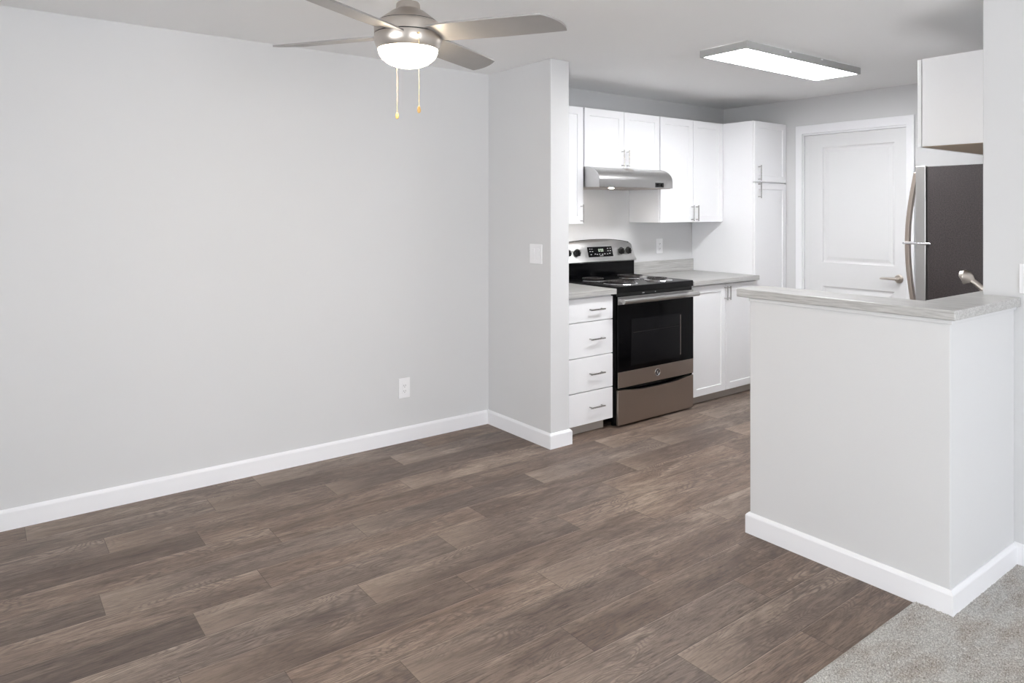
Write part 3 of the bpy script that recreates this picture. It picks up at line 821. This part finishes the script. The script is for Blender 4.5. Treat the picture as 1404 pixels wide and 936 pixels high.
# ------------------------------------------------------------------ ceiling fan
D_, u_ = 2.549, (559.5-702)/972.4
A_ = math.radians(52.84)
fxy = Vector((math.cos(A_)*D_+math.sin(A_)*u_*D_, math.sin(A_)*D_-math.cos(A_)*u_*D_))
FXc, FYc = fxy
tfan = thing('ceiling_fan', (FXc, FYc, H), 'brushed nickel ceiling fan with four silver blades and lit white bowl', 'ceiling fan')
bm = bmesh.new(); lathe(bm, [(0.066, 0), (0.066, -0.020), (0.055, -0.045), (0.025, -0.060), (0.014, -0.062)], (FXc, FYc, H-0.0005), 40)
obj('canopy', bm, M['nickel'], tfan, smooth=True)
bm = bmesh.new(); lathe(bm, [(0.0125, -0.055), (0.0125, -0.185)], (FXc, FYc, H), 20); obj('downrod', bm, M['pull'], tfan, smooth=True)
Z0 = 0
def L(prof, name, mat, parent=tfan, seg=64):
    bm = bmesh.new(); lathe(bm, prof, (FXc, FYc, 0), seg); return obj(name, bm, mat, parent, smooth=True, autosmooth=28)
L([(0.016, 2.184), (0.038, 2.182), (0.042, 2.176), (0.044, 2.158), (0.047, 2.154), (0.060, 2.148), (0.098, 2.119), (0.104, 2.112), (0.020, 2.112)], 'upper_housing', M['nickel'])
L([(0.02, 2.1115), (0.107, 2.1115), (0.107, 2.1085), (0.02, 2.1085)], 'dark_gap', M['black_rough'])  # thin black ring between the housing sections
L([(0.02, 2.108), (0.112, 2.108), (0.118, 2.101), (0.120, 2.092), (0.120, 2.068), (0.02, 2.068)], 'motor_housing', M['nickel'])
L([(0.02, 2.0678), (0.1165, 2.0678), (0.1165, 2.0642), (0.02, 2.0642)], 'dark_gap', M['black_rough'])
L([(0.02, 2.064), (0.120, 2.064), (0.121, 2.052), (0.120, 2.040), (0.115, 2.024), (0.1075, 2.012), (0.02, 2.012)], 'light_kit', M['nickel'])
pr = [(0.106, 2.0118)]+[(0.106*math.cos(PI/2*k/14), 2.0118-0.064*math.sin(PI/2*k/14)) for k in range(1, 15)]
pr[-1] = (0.0, 2.0118-0.064)
L(pr, 'light_bowl', M['bowl_glow'])
phi0 = -1.1078; R_ = 0.588; pit = 0.1883; wd = 0.130
tilt = Vector((-0.0208, 0.0278))
zb_ = 2.0658
for k in range(4):
    a = phi0+k*PI/2; er = Vector((math.cos(a), math.sin(a))); et = Vector((-math.sin(a), math.cos(a)))
    # outline in (radial, tangential)
    out = []
    for r, wl in ((0.085, 0.40), (0.12, 0.46), (0.20, 0.52), (0.35, 0.53), (0.50, 0.515)): out.append((r, -wd*wl))
    tip = []
    for q in range(0, 13):
        s = -1+2*q/12.0
        tip.append((R_-0.040*(1-s)/2 - 0.012*0 + 0.022*(1-s*s) - 0.018*max(0, (s-0.7)/0.3)**2*0, wd/2*s*0.99))
    out += tip
    for r, wl in ((0.50, 0.515), (0.35, 0.53), (0.20, 0.52), (0.12, 0.46), (0.085, 0.40)): out.append((r, wd*wl))
    bm = bmesh.new(); T_, Bt = [], []
    for r, s in out:
        p = er*r+et*s*math.cos(pit)
        z = zb_-s*math.sin(pit)+tilt.dot(p)
        T_.append(bm.verts.new((FXc+p.x, FYc+p.y, z+0.003))); Bt.append(bm.verts.new((FXc+p.x, FYc+p.y, z-0.003)))
    bm.faces.new(T_); bm.faces.new(Bt[::-1]); n = len(T_)
    for i in range(n): bm.faces.new([T_[i], T_[(i+1) % n], Bt[(i+1) % n], Bt[i]])
    obj('blade', bm, M['blade'], tfan)
# pull chains with fobs
def ray_xy(u, dist):
    r = (u-702)/972.4; return Vector((math.cos(A_)*dist+math.sin(A_)*r*dist, math.sin(A_)*dist-math.cos(A_)*r*dist))
for u, dist, ztop, v_end in ((574.5, D_-0.122, 2.045, 155), (544.5, D_+0.118, 2.03, 163)):
    p = ray_xy(u, dist); zend = 1.436+(288.5-v_end)/972.4*dist
    bm = bmesh.new(); z = ztop
    while z > zend+0.024:
        bmesh.ops.create_icosphere(bm, subdivisions=1, radius=0.0016, matrix=Matrix.Translation((p.x, p.y, z))); z -= 0.0052
    tube(bm, [(p.x, p.y, ztop), (p.x, p.y, zend+0.022)], 0.0006, 5)
    c2_ = p-fxy; c2_.normalize(); e_ = fxy+c2_*0.112
    tube(bm, [(e_.x, e_.y, ztop+0.002), (p.x, p.y, ztop)], 0.003, 8)
    ch_ = obj('pull_chain', bm, M['brass'], tfan, smooth=True)
    bm = bmesh.new(); lathe(bm, [(0.0, -0.0005), (0.004, 0.001), (0.0068, 0.008), (0.0055, 0.016), (0.003, 0.023), (0, 0.025)], (p.x, p.y, zend), 14)
    obj('fob', bm, M['pendant'], ch_, smooth=True)

# ------------------------------------------------------------------ kitchen ceiling light panel
LXa, LXb, LYa, LYb, LZb = 3.315, 4.538, 2.278, 2.590, 2.3115
tl = thing('ceiling_light', ((LXa+LXb)/2, (LYa+LYb)/2, H), 'flat rectangular lit kitchen ceiling panel with silver frame', 'ceiling light')
bm = bmesh.new(); fw = 0.014
for a in ((LXa, LXb, LYa, LYa+fw), (LXa, LXb, LYb-fw, LYb), (LXa, LXa+fw, LYa+fw, LYb-fw), (LXb-fw, LXb, LYa+fw, LYb-fw)): box(bm, *a, LZb, H-0.003)
box(bm, LXa+0.03, LXb-0.03, LYa+0.03, LYb-0.03, H-0.014, H-0.0005)
obj('frame', bm, M['panel_frame'], tl)
obj('diffuser', B(LXa+fw, LXb-fw, LYa+fw, LYb-fw, LZb+0.003, LZb+0.006), M['panel_glow'], tl)
for a in (3.72, 4.06):
    obj('clip', B(a, a+0.018, LYa-0.003, LYa+0.004, H-0.014, H-0.006), M['plate'], tl)

# ------------------------------------------------------------------ outlets and switches
def rect_on(axis, plane, sgn, a0, a1, z0, z1, th0, th1):
    bm = bmesh.new()
    lo, hi = sorted((plane+sgn*th0, plane+sgn*th1))
    if axis == 'y': box(bm, a0, a1, lo, hi, z0, z1)
    else: box(bm, lo, hi, a0, a1, z0, z1)
    return bm
# living room outlet (decora)
to = thing('outlet', (2.130, YL, 0.275), 'white electrical outlet low on the long left wall', 'outlet')
obj('plate', rect_on('y', YL, -1, 2.090, 2.168, 0.272, 0.396, 0.0003, 0.006), M['plate'], to, bevel=0.002)
rc = obj('receptacle', rect_on('y', YL, -1, 2.112, 2.146, 0.300, 0.368, 0.0062, 0.0085), M['plate'], to, bevel=0.001)
for z_ in (0.317, 0.351):
    bm = bmesh.new()
    for a in (2.122, 2.134): box(bm, a, a+0.002, YL-0.0092, YL-0.0086, z_-0.004, z_+0.004)
    lathe(bm, [(0.0022, -0.0090), (0.0022, -0.0086)], (2.129, YL, z_-0.0095), 10, 'y')
    obj('socket', bm, M['slot'], rc)
# kitchen outlet above worktop (duplex)
to = thing('outlet', (4.553, YK, 1.08), 'white duplex outlet above the grey backsplash beside the range', 'outlet')
obj('plate', rect_on('y', YK, -1, 4.512, 4.592, 1.078, 1.202, 0.0003, 0.006), M['plate'], to, bevel=0.002)
for z_ in (1.120, 1.160):
    bm = bmesh.new(); lathe(bm, [(0.0165, -0.0062), (0.016, -0.0085), (0, -0.0085)], (4.552, YK, z_), 20, 'y')
    rc = obj('receptacle', bm, M['plate'], to)
    bm = bmesh.new()
    for a in (4.545, 4.557): box(bm, a, a+0.002, YK-0.0093, YK-0.0086, z_-0.003, z_+0.005)
    lathe(bm, [(0.0022, -0.0092), (0.0022, -0.0086)], (4.552, YK, z_-0.008), 10, 'y')
    obj('socket', bm, M['slot'], rc)
# two-rocker switch on the dividing wall
ts = thing('light_switch', (2.77, 3.405, 1.107), 'white double rocker light switch on the dividing wall', 'light switch')
obj('plate', rect_on('x', 2.77, -1, 3.346, 3.464, 1.108, 1.228, 0.0003, 0.006), M['plate'], ts, bevel=0.002)
for a in (3.366, 3.412):
    obj('rocker', rect_on('x', 2.77, -1, a, a+0.033, 1.135, 1.201, 0.0062, 0.0095), M['plate'], ts, bevel=0.0015)
# plate on the end wall, cut by the photo's edge
ts = thing('light_switch', (XE, 1.0, 1.101), 'white switch plate above the bar at the right edge of the photo', 'light switch')
obj('plate', rect_on('x', XE, -1, 0.928, 1.046, 1.101, 1.222, 0.0003, 0.006), M['plate'], ts, bevel=0.002)
for a in (0.948, 0.994):
    obj('rocker', rect_on('x', XE, -1, a, a+0.033, 1.128, 1.195, 0.0062, 0.0095), M['plate'], ts, bevel=0.0015)
